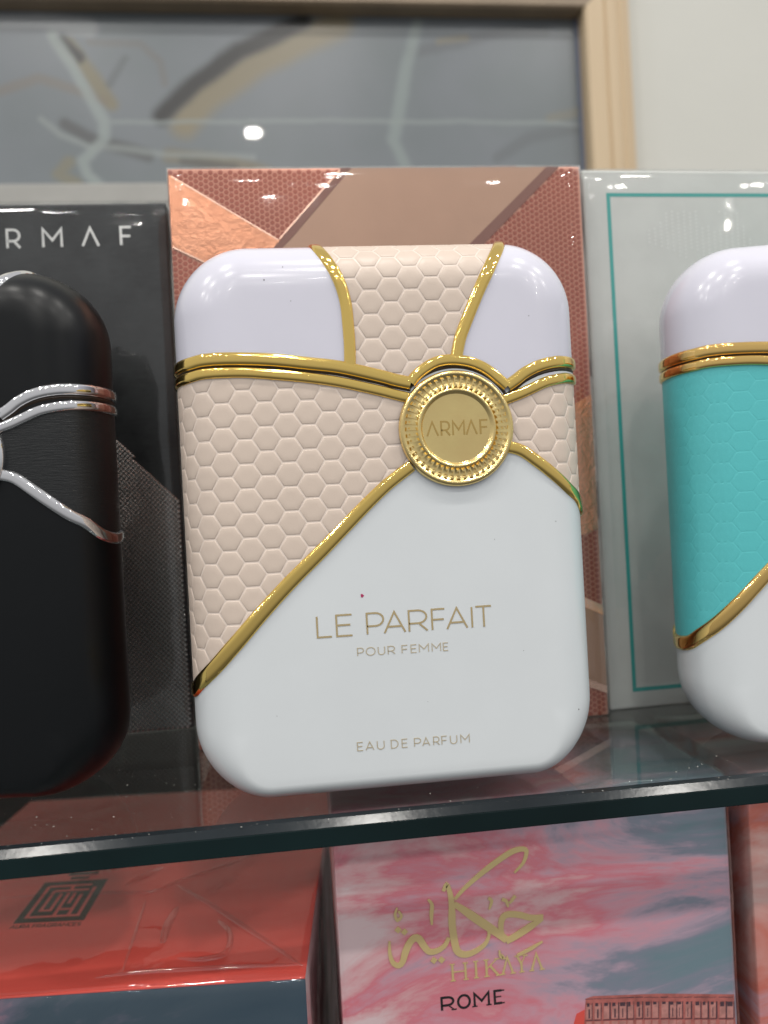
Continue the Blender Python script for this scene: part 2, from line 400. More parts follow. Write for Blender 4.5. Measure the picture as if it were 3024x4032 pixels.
# ------------------------------------------------------------------ the setting
def kind(o, k): o['kind'] = k; return o
MT['back'] = mat_simple('added_dark_sheet_brown', (.028, .018, .016), .5, var=.2, vscale=8)
kind(box_obj('added_dark_sheet', -430, 430, 556.6, 561, -500, -6.6, 'back', bev=0), 'structure')  # added dark sheet, keeps the bright wall out of the glass and lid reflections
wall = kind(box_obj('wall', -900, 900, 562, 600, -500, 900, 'wall', bev=0), 'structure')

def film_box(w, d, h, parent, amp=.16, wl=14., mat='film', off=.75, n=(26, 8, 34), seed=0, name='cellophane_wrap', x0=0, y0=0):
    """wrapped clear film: a rounded box a hair larger than the carton, gently rippled"""
    V, F = [], []; idx = {}
    rho = 1.4; lo = Vector((x0 - off, y0 - off, .02)); hi = Vector((x0 + w + off, y0 + d + off, h + off))
    def vert(p):
        key = (round(p.x, 3), round(p.y, 3), round(p.z, 3))
        if key in idx: return idx[key]
        c = Vector([min(max(p[i], lo[i] + rho), hi[i] - rho) for i in range(3)]); q = p - c
        nrm = q.normalized(); r = c + nrm * rho
        a = noise.noise(Vector((p.x, p.y, p.z + seed * 50)) / wl) * amp + noise.noise(Vector((p.x * .4, p.y, p.z * 1.6 + seed * 91)) / (wl * .35)) * amp * .25
        r = r + nrm * (a + amp * .2)
        idx[key] = len(V); V.append((r.x, r.y, max(r.z, .02))); return idx[key]
    def grid(o, a, b, na, nb):
        for i in range(na):
            for j in range(nb):
                q = [vert(o + a * (s / na) + b * (t / nb)) for s, t in ((i, j), (i + 1, j), (i + 1, j + 1), (i, j + 1))]
                if len(set(q)) == 4: F.append(q)
    e = hi - lo; X, Y, Z = Vector((e.x, 0, 0)), Vector((0, e.y, 0)), Vector((0, 0, e.z))
    grid(lo, X, Z, n[0], n[2]); grid(lo + Y + X, -X, Z, n[0], n[2])
    grid(lo + Y, -Y, Z, n[1], n[2]); grid(lo + X, Y, Z, n[1], n[2])
    grid(lo + Z, X, Y, n[0], n[1])
    return mesh_obj(name, V, F, mat, parent, smooth=True)

def shelf(z, label):
    t = thing('glass_shelf', label, 'shelf', (0, 171.5, z))
    e = 4.2
    box_obj('glass_pane', -420, 420, e, 385, -6, 0, 'glass', t, bev=0)
    # front edge: a sloped arris on top and the upright polished face
    box_obj('polished_edge', -420, 420, .35, e - .02, -6, -1.55, 'glass_edge', t, bev=.25)
    V = [(-420, .9, -1.53), (420, .9, -1.53), (420, e - .03, -.02), (-420, e - .03, -.02), (-420, e - .03, -1.53), (420, e - .03, -1.53),
         (-420, .35, -1.53), (420, .35, -1.53)]
    V = [(-420, .4, -1.53), (420, .4, -1.53), (420, 2.0, -.12), (-420, 2.0, -.12), (420, e - .03, -.03), (-420, e - .03, -.03), (-420, e - .03, -1.53), (420, e - .03, -1.53)]
    mesh_obj('bevelled_arris', V, [[0, 1, 2, 3], [3, 2, 4, 5], [0, 3, 5, 6], [1, 7, 4, 2], [6, 7, 1, 0], [5, 4, 7, 6]], 'glass_arris', t)
    return t
shelf(0, 'clear glass shelf with dark green front edge carrying the three perfume bottles')
shelf(-160.4, 'lower glass shelf under the red box and the sunset sky boxes')

# framed reflective panel on the wall behind; what it reflects is painted on
fp = thing('framed_panel', 'reflective panel painted with a reflection of grey veined stone, in a pale wooden frame on the wall behind', 'wall panel', (0, 550, 304.5))
def rail(name, a, b, horizontal, prof, inward, mat_='wood'):
    """prof: list of (offset outward from the opening, proud of wall)"""
    V, F = [], []
    for e in (a, b):
        for off, pr in prof:
            mitre = off if e == b else -off
            if horizontal: V.append((e + mitre, 12 - pr, inward * off))
            else: V.append((inward * off, 12 - pr, e + mitre))
    n = len(prof)
    for i in range(n - 1): F.append([i, i + 1, n + i + 1, n + i])
    F += [list(range(n)), list(range(n, 2 * n))]
    bm = bmesh.new(); vs = [bm.verts.new(v) for v in V]
    for f in F: bm.faces.new([vs[i] for i in f])
    bmesh.ops.recalc_face_normals(bm, faces=bm.faces)
    Vv = [tuple(v.co) for v in bm.verts]; bm.verts.index_update(); Ff = [[v.index for v in f.verts] for f in bm.faces]; bm.free()
    return mesh_obj(name, Vv, Ff, mat_, fp)
PROF = [(0, 0), (0, 20), (1.5, 22), (14, 22), (15.5, 20.5), (17, 22), (22, 22), (23, 19.5), (26, 19), (28, 17.5), (30, 18.5), (33, 17), (35, 13), (38, 12.5), (39.5, 10), (39.5, 0)]
OX0, OX1, OZ = -330., 226.5, 126.
MT['greyed_rail'] = mat_simple('wood_rail_greyed_by_light', (.40, .395, .37), .5, var=.05, vscale=30)  # same pale frame, greyed by the light there, put into the colour
MT['shaded_rail'] = mat_simple('shaded_wood_rail', (.30, .225, .15), .5, var=.08, vscale=30)  # same pale frame, shade on its underside put into the colour
o = rail('frame_rail', OX0, OX1, True, PROF, -1, 'greyed_rail')
o = rail('frame_rail', OX0, OX1, True, PROF, 1, 'shaded_rail'); o.location.z = OZ * S
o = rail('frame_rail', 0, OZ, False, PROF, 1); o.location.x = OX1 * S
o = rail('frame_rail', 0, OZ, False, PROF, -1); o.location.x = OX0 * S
mb = mesh_obj('reflective_pane', [(OX0 - 1, 4, 303), (OX1 + 1, 4, 303), (OX1 + 1, 4, 432), (OX0 - 1, 4, 432), (OX0 - 1, 9, 303), (OX1 + 1, 9, 303), (OX1 + 1, 9, 432), (OX0 - 1, 9, 432)],
              [[0, 1, 2, 3], [4, 7, 6, 5], [0, 4, 5, 1], [3, 2, 6, 7], [0, 3, 7, 4], [1, 5, 6, 2]], 'mirrored_marble', fp)
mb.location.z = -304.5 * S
# torn protective film left along the right inner edge
V, F = [], []
for i in range(64):
    z = OZ * i / 63; V += [(OX1 - .2, 3.2, z), (OX1 - 3.2 - 1.6 * noise.noise(Vector((z * .35, 2, 0))), 3.0, z)]
    if i: F.append([2 * i - 2, 2 * i, 2 * i + 1, 2 * i - 1])
MT['blue_film'] = mat_simple('blue_protective_film', (.16, .19, .27), .35)
mesh_obj('torn_film_strip', V, F, 'blue_film', fp)

# ------------------------------------------------------------------ perfume bottle
A, H, R, D, RS, RT, RB, PW = 50.8, 136.2, 19., 16., 15., 13., 5.5, 2.2
def depth(x, z):
    ax = abs(x); top = z > H / 2; dz = abs(z - H / 2); qx = ax - (A - R); qz = dz - (H / 2 - R); rz = RT if top else RB
    if qx > 0 and qz > 0:
        q = math.hypot(qx, qz); s = R - q; w = qx * qx / (q * q); r = RS * w + rz * (1 - w)
    else:
        sx, sz = A - ax, H / 2 - dz
        s, r = (sx, RS) if sx / RS < sz / rz else (sz, rz)
    if s <= 0: return 0.
    t = min(s / r, 1.)
    return D * (1 - (1 - t) ** PW) ** (1 / PW)
def profile(r):
    tab = []; L = 0; prev = None; N = 240
    for i in range(N + 1):
        a = math.pi / 2 * i / N
        q = math.sin(a) ** (2 / PW); y = D * (1 - q ** PW) ** (1 / PW) if q < 1 else 0.
        p = (r * q, y)
        if prev: L += math.hypot(p[0] - prev[0], p[1] - prev[1])
        tab.append((L, r * q)); prev = p
    return tab, L
PRO = {k: profile(k) for k in (RS, RT, RB)}
def interp(tab, v, a, b):
    if v <= tab[0][a]: return tab[0][b]
    lo, hi = 0, len(tab) - 1
    while hi - lo > 1:
        m = (lo + hi) // 2
        if tab[m][a] <= v: lo = m
        else: hi = m
    d = tab[hi][a] - tab[lo][a]
    return tab[lo][b] + (tab[hi][b] - tab[lo][b]) * ((v - tab[lo][a]) / d if d else 0)
def along(s, flat, r):            # arc length from the middle -> (coordinate, front or back)
    sg = -1 if s < 0 else 1; s = abs(s)
    if s <= flat: return sg * s, 1
    tab, L = PRO[r]; k = s - flat
    if k <= L: return sg * (flat + interp(tab, k, 0, 1)), 1
    if k <= 2 * L: return sg * (flat + interp(tab, 2 * L - k, 0, 1)), -1
    return sg * flat * .99, -1
def x2u(x):
    f = A - RS; return x if abs(x) <= f else math.copysign(f + interp(PRO[RS][0], abs(x) - f, 1, 0), x)
def z2v(z):
    c = z - H / 2; r = RT if c > 0 else RB; f = H / 2 - r
    return z if abs(c) <= f else H / 2 + math.copysign(f + interp(PRO[r][0], abs(c) - f, 1, 0), c)
UM = A - RS + PRO[RS][1]; VM = H - RT + PRO[RT][1]
def surf0(u, v):
    x, fx = along(u, A - RS, RS); c = v - H / 2; r = RT if c > 0 else RB
    z, fz = along(c, H / 2 - r, r); z += H / 2
    return Vector((x, -depth(x, z) * fx * fz, z))
def surf(u, v, off=0.):
    p = surf0(u, v)
    if off == 0: return p
    e = .25
    n = (surf0(u + e, v) - surf0(u - e, v)).cross(surf0(u, v + e) - surf0(u, v - e))
    if n.length < 1e-9: return p
    return p + n.normalized() * off
def uv(pts): return [(x2u(x), z2v(z)) for x, z in pts]
# seams of the bottle, front view (x, z) in mm
VL = [(-8.33, 103.6), (-8.15, 108.56), (-8.25, 113.46), (-8.48, 118.07), (-9.24, 122.01), (-10.54, 125.75), (-12.4, 129.5), (-14.3, 133.4)]
VR = [(17.35, 104.6), (18.6, 109.4), (19.97, 112.68), (22.11, 117.3), (24.37, 121.93), (27.19, 127.11), (30.6, 133.0)]
UB = [(-46.5, 106.15), (-43.14, 106.4), (-37.81, 106.34), (-31.82, 106.12), (-25.76, 105.63), (-18.19, 104.6), (-10.55, 103.44), (-1.07, 101.0), (2.16, 100.0), (5.9, 99.1)]
ARC = [(5.9, 99.1), (7.84, 101.23), (11.56, 103.55), (14.7, 104.3), (18.07, 104.19), (21.47, 103.4), (24.77, 101.75), (28.03, 98.98), (29.6, 97.5)]
UBR = [(29.6, 97.5), (32.15, 99.1), (34.3, 100.6), (37.98, 102.2), (42.31, 103.2), (46.5, 103.6)]
LB = [(-46.7, 102.9), (-43.32, 103.2), (-37.99, 103.14), (-32.0, 102.91), (-24.47, 102.05), (-18.37, 101.24), (-10.74, 99.88), (-1.27, 97.47), (1.98, 96.5), (5.4, 95.6)]
LBR = [(28.6, 94.2), (32.38, 95.4), (35.7, 96.7), (39.76, 98.3), (44.44, 99.3), (47.2, 99.6)]
DL = [(5.03, 79.24), (.88, 76.4), (-1.86, 74.35), (-7.05, 69.82), (-17.04, 60.54), (-25.21, 53.23), (-32.03, 46.56), (-38.85, 39.4), (-44.2, 33.9)]
DR = [(28.6, 82.9), (32.4, 81.7), (36.64, 78.55), (40.56, 75.34), (44.6, 71.9), (47.2, 70.0)]
MC = (16.45, 87.75)
uUB = [(-UM - 7, 105.9), (-UM, 105.9)] + uv(UB); uLB = [(-UM - 7, 102.7), (-UM, 102.7)] + uv(LB)
uUBR = uv(UBR) + [(UM, 103.9), (UM + 7, 103.9)]; uLBR = uv(LBR) + [(UM, 99.9), (UM + 7, 99.9)]
uDL = uv(DL) + [(-50.2, 29.9), (-54.0, 27.9), (-UM, 27.0), (-UM - 4, 27.4), (-UM - 8, 28.9)]
uDR = uv(DR) + [(54.0, 66.6), (UM, 65.4), (UM + 5, 66.0)]
uVL = uv(VL) + [(-15.6, VM - 2), (-15.9, VM + 4)]
uVR = uv(VR) + [(33.2, VM - 2), (33.8, VM + 4)]
uARC = uv(ARC)
def circ(a0, a1, r, n=14): return [(MC[0] + r * math.cos(math.radians(a0 + (a1 - a0) * i / n)), MC[1] + r * math.sin(math.radians(a0 + (a1 - a0) * i / n))) for i in range(n + 1)]
tup = lambda L: [(p[0], p[1]) for p in L]
REG_L = tup(catmull(uLB, 1.5)) + circ(144, 218, 13.4) + tup(catmull(uDL, 1.5))
REG_R = tup(catmull(uLBR, 1.5)) + tup(catmull(uDR, 1.5))[::-1] + circ(-20, 28, 13.4)
REG_T = tup(catmull(uVL, 1.5)) + tup(catmull(uVR, 1.5))[::-1] + tup(catmull(uARC[:5], 1.))[::-1] + [(-1.07, 101.0), (-8.3, 102.8)]
BANDX = [(-60, 104.4)] + [(x, z - 1.7) for x, z in UB] + [(x, z - 1.2) for x, z in ARC[1:]] + [(x, z - 1.7) for x, z in UBR[1:]] + [(60, 102)]
def band_z(x):
    for (a, za), (b, zb) in zip(BANDX, BANDX[1:]):
        if a <= x <= b: return za + (zb - za) * (x - a) / max(1e-6, b - a)
    return 103.
def outline(s, r):                # rounded rectangle inset by s, sampled the same way for every s
    P = []; rr = R - s; NS, NC = 34, 22
    cx, zt, zb = A - R, H - R, R
    for (qx, qz, a0) in ((cx, zt, 0), (-cx, zt, 90), (-cx, zb, 180), (cx, zb, 270)):
        for i in range(NC): a = math.radians(a0 + 90 * i / NC); P.append((qx + rr * math.cos(a), qz + rr * math.sin(a)))
        a = math.radians(a0 + 90); e = (qx + rr * math.cos(a), qz + rr * math.sin(a))
        nxt = {0: (-cx, H - s), 90: (-(A - s), zb), 180: (cx, s), 270: (A - s, zt)}[a0]
        for i in range(NS): P.append((e[0] + (nxt[0] - e[0]) * i / NS, e[1] + (nxt[1] - e[1]) * i / NS))
    return P
def shell_rings():
    rings = []
    # t runs 0 (edge) .. 1 (flat); inset distance depends on the local edge radius
    base = outline(0, 0)
    for k in range(17):
        a = math.pi / 2 * k / 16; t = 1 - math.cos(a) ** (2 / PW) if k < 16 else 1.
        ring = []
        full = outline(RS, 0)
        for (x, z) in base:
            ax, dz = abs(x), abs(z - H / 2); qx, qz = ax - (A - R), dz - (H / 2 - R); rz = RT if z > H / 2 else RB
            if qx > 0 and qz > 0:
                q = math.hypot(qx, qz); w = (qx / q) ** 2; r = RS * w + rz * (1 - w); nx, nz = math.copysign(qx / q, x), math.copysign(qz / q, z - H / 2)
            elif A - ax < 1e-3: r, nx, nz = RS, math.copysign(1, x), 0
            else: r, nx, nz = rz, 0, math.copysign(1, z - H / 2)
            px, pz = x - nx * r * t, z - nz * r * t
            ring.append((px, -D * (1 - (1 - t) ** PW) ** (1 / PW), pz))
        rings.append(ring)
    last = rings[-1]; cz = H / 2
    for k in range(1, 34):
        f = 1 - k / 34
        rings.append([(x * f, -D, cz + (z - cz) * f) for x, y, z in last])
    return rings
def region_of(x, z):
    u, v = x2u(x), z2v(z)
    if in_poly(u, v, REG_L): return 'L'
    if in_poly(u, v, REG_R): return 'R'
    if in_poly(u, v, REG_T): return 'T'
    return 'cap' if z > band_z(x) else 'body'
RINGS = shell_rings()
NR = len(RINGS[0])
REGION = {}
for k in range(len(RINGS) - 1):
    for i in range(NR):
        j = (i + 1) % NR
        q = (RINGS[k][i], RINGS[k][j], RINGS[k + 1][j], RINGS[k + 1][i])
        REGION[(k, i)] = region_of(sum(p[0] for p in q) / 4, sum(p[2] for p in q) / 4)
def shell_part(keys):
    V, F, idx = [], [], {}
    def vi(k, i, sg):
        key = (k, i, sg if k else 1)
        if key not in idx:
            p = RINGS[k][i]; idx[key] = len(V); V.append((p[0], p[1] * sg, p[2]))
        return idx[key]
    for (k, i), r in REGION.items():
        if r not in keys: continue
        j = (i + 1) % NR
        F.append([vi(k, i, 1), vi(k + 1, i, 1), vi(k + 1, j, 1), vi(k, j, 1)])
        F.append([vi(k, i, -1), vi(k, j, -1), vi(k + 1, j, -1), vi(k + 1, i, -1)])
    if 'body' in keys:
        k = len(RINGS) - 1
        F.append([vi(k, i, 1) for i in range(NR)][::-1]); F.append([vi(k, i, -1) for i in range(NR)])
    return V, F
def sweep(path, w, hgt, base=-.35, step=.8, w1=None, flat=.7, n=11):
    pts = catmull(path, step); V, F = [], []
    for i, p in enumerate(pts):
        a = pts[max(0, i - 1)]; b = pts[min(len(pts) - 1, i + 1)]
        d = (b - a).normalized(); nr = Vector((-d.y, d.x)); t = i / (len(pts) - 1)
        ww = w + ((w1 or w) - w) * t
        for k in range(n):
            c = -1 + 2 * k / (n - 1)
            hh = base + (hgt - base) * (1 - abs(c) ** 4.5) ** (flat)
            q = p + nr * (c * ww / 2)
            V.append(tuple(surf(q.x, q.y, hh)))
    for i in range(len(pts) - 1):
        for k in range(n - 1):
            F.append([i * n + k, i * n + k + 1, (i + 1) * n + k + 1, (i + 1) * n + k])
    return V, [f[::-1] for f in F]
def lathe(prof, n=96):
    V, F = [], []; m = len(prof)
    for i in range(n):
        a = 2 * math.pi * i / n
        for r, hh in prof: V.append((MC[0] + r * math.cos(a), -D - hh, MC[1] + r * math.sin(a)))
    for i in range(n):
        j = (i + 1) % n
        for k in range(m - 1): F.append([i * m + k, j * m + k, j * m + k + 1, i * m + k + 1])
    return V, F
def flatbox(a0, a1, b0, b1, y0, y1):
    V = [(a, y, b) for y in (y0, y1) for a, b in ((a0, b0), (a1, b0), (a1, b1), (a0, b1))]
    return V, [[0, 1, 2, 3], [0, 4, 5, 1], [1, 5, 6, 2], [2, 6, 7, 3], [3, 7, 4, 0]]
RIBS = dict(
    cap=join([sweep(uUB, 3.4, .85), sweep(uARC, 3.0, .95), sweep(uUBR, 3.2, .85), sweep(uVL, 3.1, .75), sweep(uVR, 3.3, .75)]),
    body=join([sweep(uLB, 2.9, .8), sweep(uLBR, 2.9, .8), sweep(uDL, 3.2, .8, w1=4.6), sweep(uDR, 3.2, .8, w1=3.4)]),
    seam=join([sweep([(a[0], (a[1] + b[1]) / 2) for a, b in zip(catmull(uUB, 3), [min(catmull(uLB, .5), key=lambda q: abs(q.x - p.x)) for p in catmull(uUB, 3)])], 2.2, .18, n=3),
               sweep(circ(140, 32, 14.9), 2.4, .18, n=3), sweep([(x, z - 1.9) for x, z in uUBR], 2.4, .18, n=3)]))
SHELL = {k: shell_part(ks) for k, ks in dict(body=('body',), cap=('cap',), L=('L',), R=('R',), T=('T',)).items()}
MEDAL = lathe([(14.0, -.3), (14.0, .7), (13.7, 1.35), (13.2, 1.6), (12.75, 1.45), (12.45, 1.0), (9.75, 1.0), (9.6, 1.35), (9.25, 1.55), (8.8, 1.4), (8.45, .85), (8.3, .75)])
DISC = lathe([(8.35, .76), (7.5, .72), (4, .72), (.02, .72)])
KEYM = join([flatbox(-.16, .16, -1.18, 1.18, -.42, 0), flatbox(.17, .62, .80, 1.12, -.36, 0), flatbox(.17, .62, .06, .38, -.36, 0), flatbox(.17, .62, -.98, -.62, -.36, 0)])
def hex_cells(reg, phase, s, rowh, parent, mat, hgt, only=None, limit=999):
    umin = min(p[0] for p in reg); umax = max(p[0] for p in reg); vmin = min(p[1] for p in reg); vmax = max(p[1] for p in reg)
    i0, i1 = int((umin - phase[0]) / (1.5 * s)) - 2, int((umax - phase[0]) / (1.5 * s)) + 2
    j0, j1 = int((vmin - phase[1]) / rowh) - 2, int((vmax - phase[1]) / rowh) + 2
    made = 0
    for i in range(i0, i1 + 1):
        for j in range(j0, j1 + 1):
            cu = phase[0] + 1.5 * s * i; cv = phase[1] + rowh * (j + (.5 if i % 2 else 0))
            if only and not only(cu, cv): continue
            g = .17 if hgt > .03 else .07
            hx = [(cu + s - g, cv), (cu + s / 2 - g * .6, cv + rowh / 2 - g), (cu - s / 2 + g * .6, cv + rowh / 2 - g), (cu - s + g, cv), (cu - s / 2 + g * .6, cv - rowh / 2 + g), (cu + s / 2 - g * .6, cv - rowh / 2 + g)]
            poly = clip_convex(reg, hx)
            if len(poly) < 3: continue
            out = [poly[0]]
            for p in poly[1:]:
                if math.hypot(p[0] - out[-1][0], p[1] - out[-1][1]) > .25: out.append(p)
            poly = out
            ar = .5 * sum(p[0] * q[1] - q[0] * p[1] for p, q in zip(poly, poly[1:] + poly[:1]))
            if abs(ar) < .9 or len(poly) < 3: continue
            if ar < 0: poly = poly[::-1]
            dense = []
            for p, q in zip(poly, poly[1:] + poly[:1]):
                dense.append(p)
                if math.hypot(p[0] - q[0], p[1] - q[1]) > 1.6: dense.append(((p[0] + q[0]) / 2, (p[1] + q[1]) / 2))
            poly = dense; n = len(poly)
            mu = sum(p[0] for p in poly) / n; mv = sum(p[1] for p in poly) / n
            V, F = [], []
            jit = random.uniform(.9, 1.1)
            for sc_, of in ((1.0, -.03), (.97, hgt * .6), (.915, hgt), (.5, hgt * 1.05 * jit)):
                for p in poly: V.append(tuple(surf(mu + (p[0] - mu) * sc_, mv + (p[1] - mv) * sc_, of)))
            V.append(tuple(surf(mu, mv, hgt * 1.08 * jit)))
            for k in range(3):
                for a in range(n): b = (a + 1) % n; F.append([k * n + a, k * n + b, (k + 1) * n + b, (k + 1) * n + a])
            for a in range(n): F.append([3 * n + a, 3 * n + (a + 1) % n, 4 * n])
            mesh_obj('hexagon', V, F, mat, parent, smooth=True); made += 1
    return made
def bottle(label, loc, rotz, body, cap, panel, panel_name, trim, medal, engraved, hexes=None, seam=None):
    t = thing('perfume_bottle', label, 'perfume bottle', loc, rotz)
    mesh_obj('body', *SHELL['body'], body, t, True); mesh_obj('cap', *SHELL['cap'], cap, t, True)
    ps = {k: mesh_obj(panel_name, *SHELL[k], seam or panel, t, True) for k in 'LTR'}
    mesh_obj('cap_trim', *RIBS['cap'], trim, t, True); mesh_obj('body_trim', *RIBS['body'], trim, t, True)
    mesh_obj('cap_seam', *RIBS['seam'], 'seam', t)
    m = mesh_obj('medallion', *MEDAL, medal, t, True); mesh_obj('medallion_face', *DISC, medal, m, True)
    key = bpy.data.meshes.new('key_ornament'); key.from_pydata([tuple(c * S for c in v) for v in KEYM[0]], [], KEYM[1]); key.materials.append(MT[medal]); key.update()
    nk = 48
    for i in range(nk):
        a = 2 * math.pi * i / nk
        o = bpy.data.objects.new('key_ornament', key); col.objects.link(o); o.parent = m
        o.location = ((MC[0] + 11.1 * math.cos(a)) * S, (-D - 1.0) * S, (MC[1] + 11.1 * math.sin(a)) * S); o.rotation_euler = (0, math.pi / 2 - a, 0)
    b = 10.15 - .2
    lettering('VRMVF', [(9.0, 12.1), (12.5, 14.9), (15.35, 18.5), (18.6, 21.6), (22.1, 24.3)], 86.1, 3.35, .42, -D - .76, engraved, m, name='engraved_lettering', th=.05)
    if hexes:
        for k, (ph, s, rh, hgt, only) in hexes.items(): hex_cells(dict(L=REG_L, T=REG_T, R=REG_R)[k], ph, s, rh, ps[k], panel, hgt, only)
    return t
b0 = bottle('white perfume bottle with peach honeycomb leather panels and gold trim in the middle', (21.65, 197, 0.03), 0,
            'white_body', 'white_cap', 'peach', 'leather_panel', 'gold', 'gold_satin', 'gold_dark',
            {'L': ((-33.9, 95.94), 3.33, 5.77, .10, lambda u, v: u > -UM - 4), 'T': ((-2.68, 118.77), 3.33, 5.77, .10, lambda u, v: v < VM + 1), 'R': ((38.4, 89.75), 3.33, 5.77, .10, lambda u, v: u < UM + 3)}, 'peach_lit_seam')
yl = -D - .01
def spans(crop_x, sx=.4822, px0=1200, pz=2450):   # letter extents measured along the line of print
    return crop_x
LEX = [(-19.7, -15.9), (-15.1, -11.0), (-7.85, -3.6), (-3.75, 1.7), (2.25, 6.95), (7.85, 11.4), (11.45, 16.85), (17.55, 18.15), (18.6, 22.9)]
lettering('LEPARFAIT', LEX, 39.75, 4.95, .44, yl, 'foil_gold', b0, dz=-.006)
PX = [(-10.35, -8.75), (-8.3, -5.95), (-5.4, -3.65), (-3.05, -1.25), (.3, 1.85), (2.5, 4.0), (4.5, 6.95), (7.6, 9.9), (10.35, 11.7)]
lettering('POURFEMME', PX, 34.7, 1.85, .22, yl, 'foil_pale', b0, dz=-.012)
EX = [(-11.6, -10.1), (-9.6, -7.5), (-6.85, -5.0), (-3.5, -1.65), (-.9, .6), (2.1, 3.8), (4.05, 6.0), (6.75, 8.3), (8.75, 10.2), (10.85, 12.65), (13.4, 15.7)]
lettering('EAUDEPARFUM', EX, 12.2, 1.95, .22, yl, 'foil_pale', b0, dz=-.012)
pp = []
for x_, z_, r_ in ((-27.5, 124.6, .22), (-23.0, 127.8, .14), (-21.5, 119.5, .12), (32.5, 87.0, .2), (44.0, 17.0, .2), (24.5, 60.5, .1), (40.2, 64.0, .12), (-30.0, 22.0, .1), (6.0, 22.5, .09), (30.2, 33.0, .1), (36.0, 114.5, .12)):
    y_ = -depth(x_, z_); pp.append(plate([(x_ + r_ * math.cos(a) * random.uniform(.6, 1.2), z_ + r_ * math.sin(a)) for a in (0, 1.2, 2.5, 3.8, 5.0)], y_ + .02, .06))
V, F = join(pp); MT['grime'] = mat_simple('grey_grime', (.16, .15, .16), .7); gr = mesh_obj('grime_speck', V, F, 'grime', b0); gr['kind'] = 'stuff'
V, F = plate([(-8.75, 48.6), (-8.35, 48.5), (-7.95, 48.95), (-8.4, 49.4), (-8.75, 49.3)], -D, .05)
mesh_obj('magenta_speck', V, F, 'speck', b0)

bottle('matt black perfume bottle with chrome trim at the left edge', (-100, 216.5, .03), -7,
       'black_body', 'black_body', 'brushed_black', 'brushed_panel', 'chrome', 'chrome', 'seam')
bottle('white perfume bottle with teal leather panel and gold trim at the right', (154, 195.5, .03), -13,
       'white_body', 'white_cap', 'teal', 'leather_panel', 'gold_warm', 'gold_satin', 'gold_dark',
       {'L': ((-30.0, 95.0), 3.75, 5.25, .008, lambda u, v: u < 2)}, 'teal_seam')

# ------------------------------------------------------------------ cartons on the shelf
def carton(name, label, x0, y0, z0, w, d, h, mat, rotz=0, cat='box'):
    t = thing(name, label, cat, (x0, y0, z0), rotz)
    box_obj('carton', 0, w, 0, d, 0, h, mat, t, bev=.7)
    return t
# copper box (local origin: front left bottom corner)
cb = carton('perfume_box', 'copper honeycomb perfume box standing behind the white and peach bottle', -34.5, 233.4, .1, 128, 46, 174.6, 'copper_net')
ox = 34.5
def L(poly): return [(x + ox, z) for x, z in poly]
PAN = [('foil_facet', 'copper_foil', [(-34.1, 172.6), (-1.8, 152.2), (4, 131), (-34.1, 150.9)]),
       ('beige_ribbon', 'copper_beige', [(20.9, 174.3), (82.3, 174.3), (29, 120.5), (-31, 120.5), (2.3, 153.9)]),
       ('brown_stripe', 'copper_brown', [(17.6, 174.3), (20.8, 174.3), (2.2, 153.9), (-31, 120.6), (-33.5, 120.6), (-1.6, 152.9)]),
       ('brown_stripe', 'copper_brown', [(82.5, 174.3), (86.6, 174.3), (61.2, 150.5), (33, 120.5), (29.2, 120.5), (56.7, 150.6)]),
       ('foil_facet', 'copper_foil', [(93.2, 102), (93.2, 59.4), (84, 56.5), (68, 52), (68, 90)]),
       ('foil_stripe', 'copper_ridge', [(68, 47.8), (93.2, 35.1), (93.2, 32), (68, 44.6)]),
       ('beige_ribbon', 'copper_beige', [(93.2, 31.9), (93.2, 9.6), (68, 20.6), (68, 44.5)]),
       ('foil_stripe', 'copper_ridge', [(93.2, 9.5), (93.2, 7.1), (68, 17.9), (68, 20.5)])]
for nm, m, poly in PAN:
    V, F = plate(L(poly), -.02, .38 if 'stripe' in nm else .30); mesh_obj(nm, V, F, m, cb)
for a, b in (((-33.2, 172.0), (-2.6, 152.6)), ((17.2, 173.6), (-2.2, 152.9)), ((-34.0, 150.9), (4, 131.2))):
    V, F = ribbon(L([a, b]), .45, -.3, .18); mesh_obj('foil_crease', V, F, 'copper_ridge', cb)
V, F = [], []
s = .985; rh = math.sqrt(3) * s
for i in range(0, 88):
    for j in range(0, 104):
        x = .9 + 1.5 * s * i; z = 1.0 + rh * (j + (.5 if i % 2 else 0))
        if x > 127.2 or z > 173.9 : continue
        if 14 < x - 4 < 108 and 10 < z < 118: continue          # behind the bottle in every view
        if any(in_poly(x - ox, z, p) for _, _, p in PAN): continue
        k = len(V)
        for rr, yy in ((.83, 0.02), (.74, -.13)):
            for q in range(6): a = math.pi / 3 * q; V.append((x + s * rr * math.cos(a), yy, z + s * rr * math.sin(a)))
        for q in range(6): F.append([k + q, k + (q + 1) % 6, k + 6 + (q + 1) % 6, k + 6 + q])
        F.append([k + 6 + q for q in range(6)])
hc = mesh_obj('honeycomb_emboss', V, F, 'copper_hex', cb); hc['kind'] = 'stuff'
film_box(128, 46, 174.6, cb, seed=1, amp=.2)

